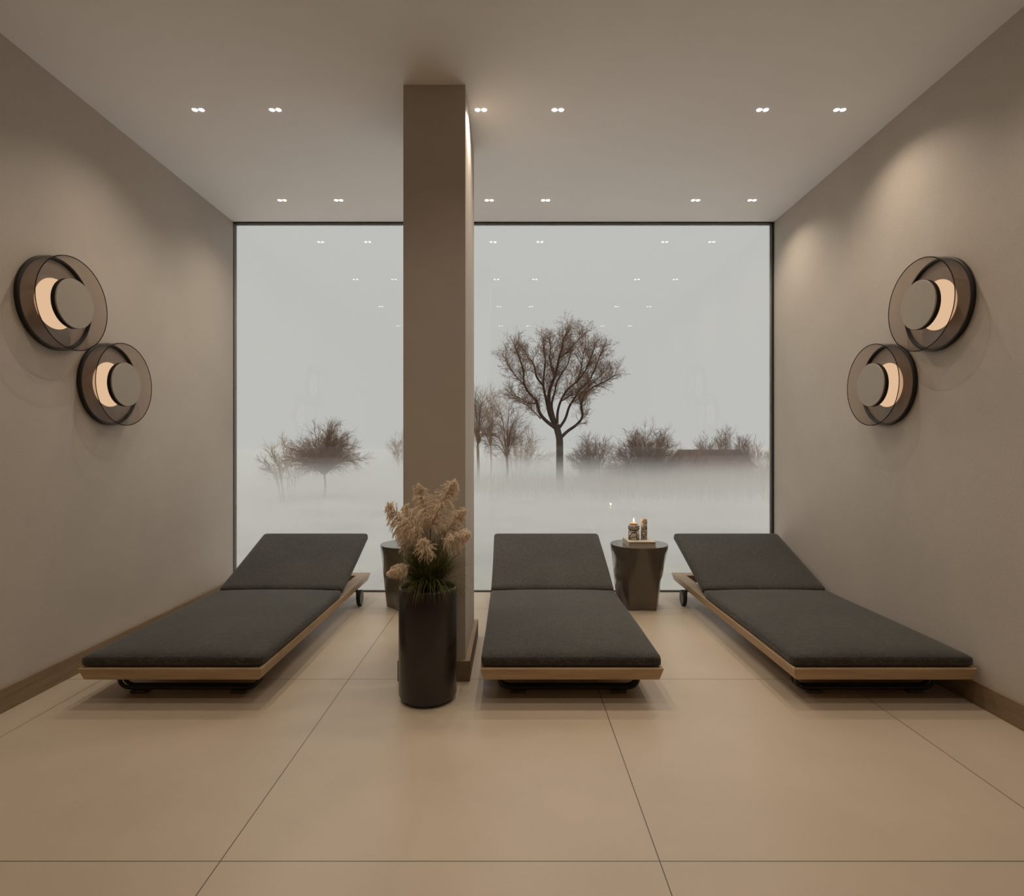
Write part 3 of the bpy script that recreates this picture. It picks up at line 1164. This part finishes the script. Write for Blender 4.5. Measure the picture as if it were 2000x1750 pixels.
bare_shrub('bare_shrub', 'round brown leafless shrub in the mist outside, left of the column', 'shrub', 560, 708, 828, 36, 31, M['shrub'], 80, trunk=0.30, r=0.03)
bare_shrub('bare_sapling', 'thin pale leaning sapling in the mist at far left of the window', 'sapling', 528, 600, 848, 33, 32, M['shrub_pale'], 9, lean=-0.10, r=0.02)
bare_shrub('bare_tree', 'slender bare tree partly hidden by the right edge of the column', 'tree', 906, 960, 744, 44, 33, M['twig'], 16, trunk=0.40, r=0.05)
bare_shrub('bare_tree', 'slim upright bare tree between the column edge and the large tree', 'tree', 932, 985, 750, 56, 34, M['shrub_pale'], 14, trunk=0.35, r=0.03)
bare_shrub('bare_tree', 'bare tree forking low, left beside the large round tree', 'tree', 950, 1030, 768, 47, 35, M['twig'], 14, trunk=0.30, r=0.05)
bare_shrub('bare_shrub', 'straw coloured scrub at the foot of the large tree, left side', 'shrub', 950, 1080, 838, 62, 36, M['shrub_pale'], 30)
bare_shrub('bare_shrub', 'low pale scrub between the large tree and the dark thicket', 'shrub', 1105, 1210, 850, 46, 37, M['shrub'], 50)
bare_shrub('bare_thicket', 'dense dark russet thicket left of the barn roof', 'thicket', 1195, 1335, 836, 40, 38, M['shrub'], 90, kids=(8, 5), r=0.03)
for i, (a, b, y, lab) in enumerate(((1360, 1395, 856, 'spindly bare shoots behind the left end of the barn roof'),
                                    (1392, 1440, 846, 'taller cluster of bare shoots behind the middle of the barn roof'),
                                    (1428, 1472, 856, 'sparse bare shoots behind the right end of the barn roof'),
                                    (1462, 1506, 858, 'faint bare shoots right of the barn by the window edge'))):
    bare_shrub('bare_shrub', lab, 'shrub', a, b, y - 5, 52 + 3.5 * (i % 2), 50 + i, M['shrub'] if i < 3 else M['shrub_pale'], 24 if i < 3 else 12, r=0.025, fan=0.2, up=0.12)
bare_shrub('bare_shrub', 'low brown scrub against the near side of the barn, left half', 'shrub', 1330, 1398, 884, 41.5, 71, M['shrub'], 40)
bare_shrub('bare_shrub', 'low brown scrub against the near side of the barn, right half', 'shrub', 1390, 1462, 890, 42, 72, M['shrub'], 40)
bare_shrub('bare_shrub', 'very faint pale shrub just left of the column', 'shrub', 766, 806, 832, 60, 61, M['shrub_pale'], 10, r=0.02)

# dry grass standing in the mist round the trees and the barn
rg = random.Random(77)
tg_ = Tubes(3)
for i in range(9000):
    Yg = rg.uniform(39, 46.5) if rg.random() < 0.85 else rg.triangular(32, 40, 39.5)
    pxg = rg.choice((rg.uniform(915, 1530), rg.uniform(1150, 1530), rg.gauss(1330, 110)))
    X0 = at(pxg, 875, Yg)[0]
    hgt_ = rg.uniform(0.6, 1.4) * (1.45 if pxg > 1180 else 0.95) * min(1.0, max(0.25, (Yg - 18) / 21)) 
    p0 = np.array((X0, Yg, GZ))
    p1 = p0 + np.array((rg.gauss(0, 0.06), rg.gauss(0, 0.06), hgt_ * 0.6))
    p2 = p0 + np.array((rg.gauss(0, 0.22), rg.gauss(0, 0.22), hgt_))
    tg_.ribbon([p0, p1, p2], [0.012, 0.010, 0.003], np.array((1.0, 0, 0)))
dg = tg_.build('dry_grass', M['shrub_pale'])
tag(dg, 'straw coloured dry grass standing in the mist below trees and barn', 'grass', kind='stuff')

# barn with a hipped roof
BY = 45.0
bx0, bx1 = at(1325, 880, BY)[0], at(1445, 880, BY)[0]
zr = at(0, 878, BY)[2]
barn = empty('barn', ((bx0 + bx1) / 2, BY, GZ))
tag(barn, 'low barn with a rust brown hipped roof half sunk in mist', 'barn')
hwid = (bx1 - bx0) / 2
ze, zrr = at(0, 913, BY)[2] - GZ, zr - GZ
ex = hwid + 0.85
ey = 1.5
from_pydata('roof', [(-hwid, 0, zrr), (hwid, 0, zrr), (-ex, -ey, ze), (ex, -ey, ze), (ex, ey, ze), (-ex, ey, ze)],
            [(0, 1, 3, 2), (1, 4, 3), (1, 0, 5, 4), (0, 2, 5), (2, 3, 4, 5)], M['roof'], barn)
box('wall', -ex + 0.3, ex - 0.3, -ey + 0.3, ey - 0.3, 0, ze, M['barn_wall'], barn)
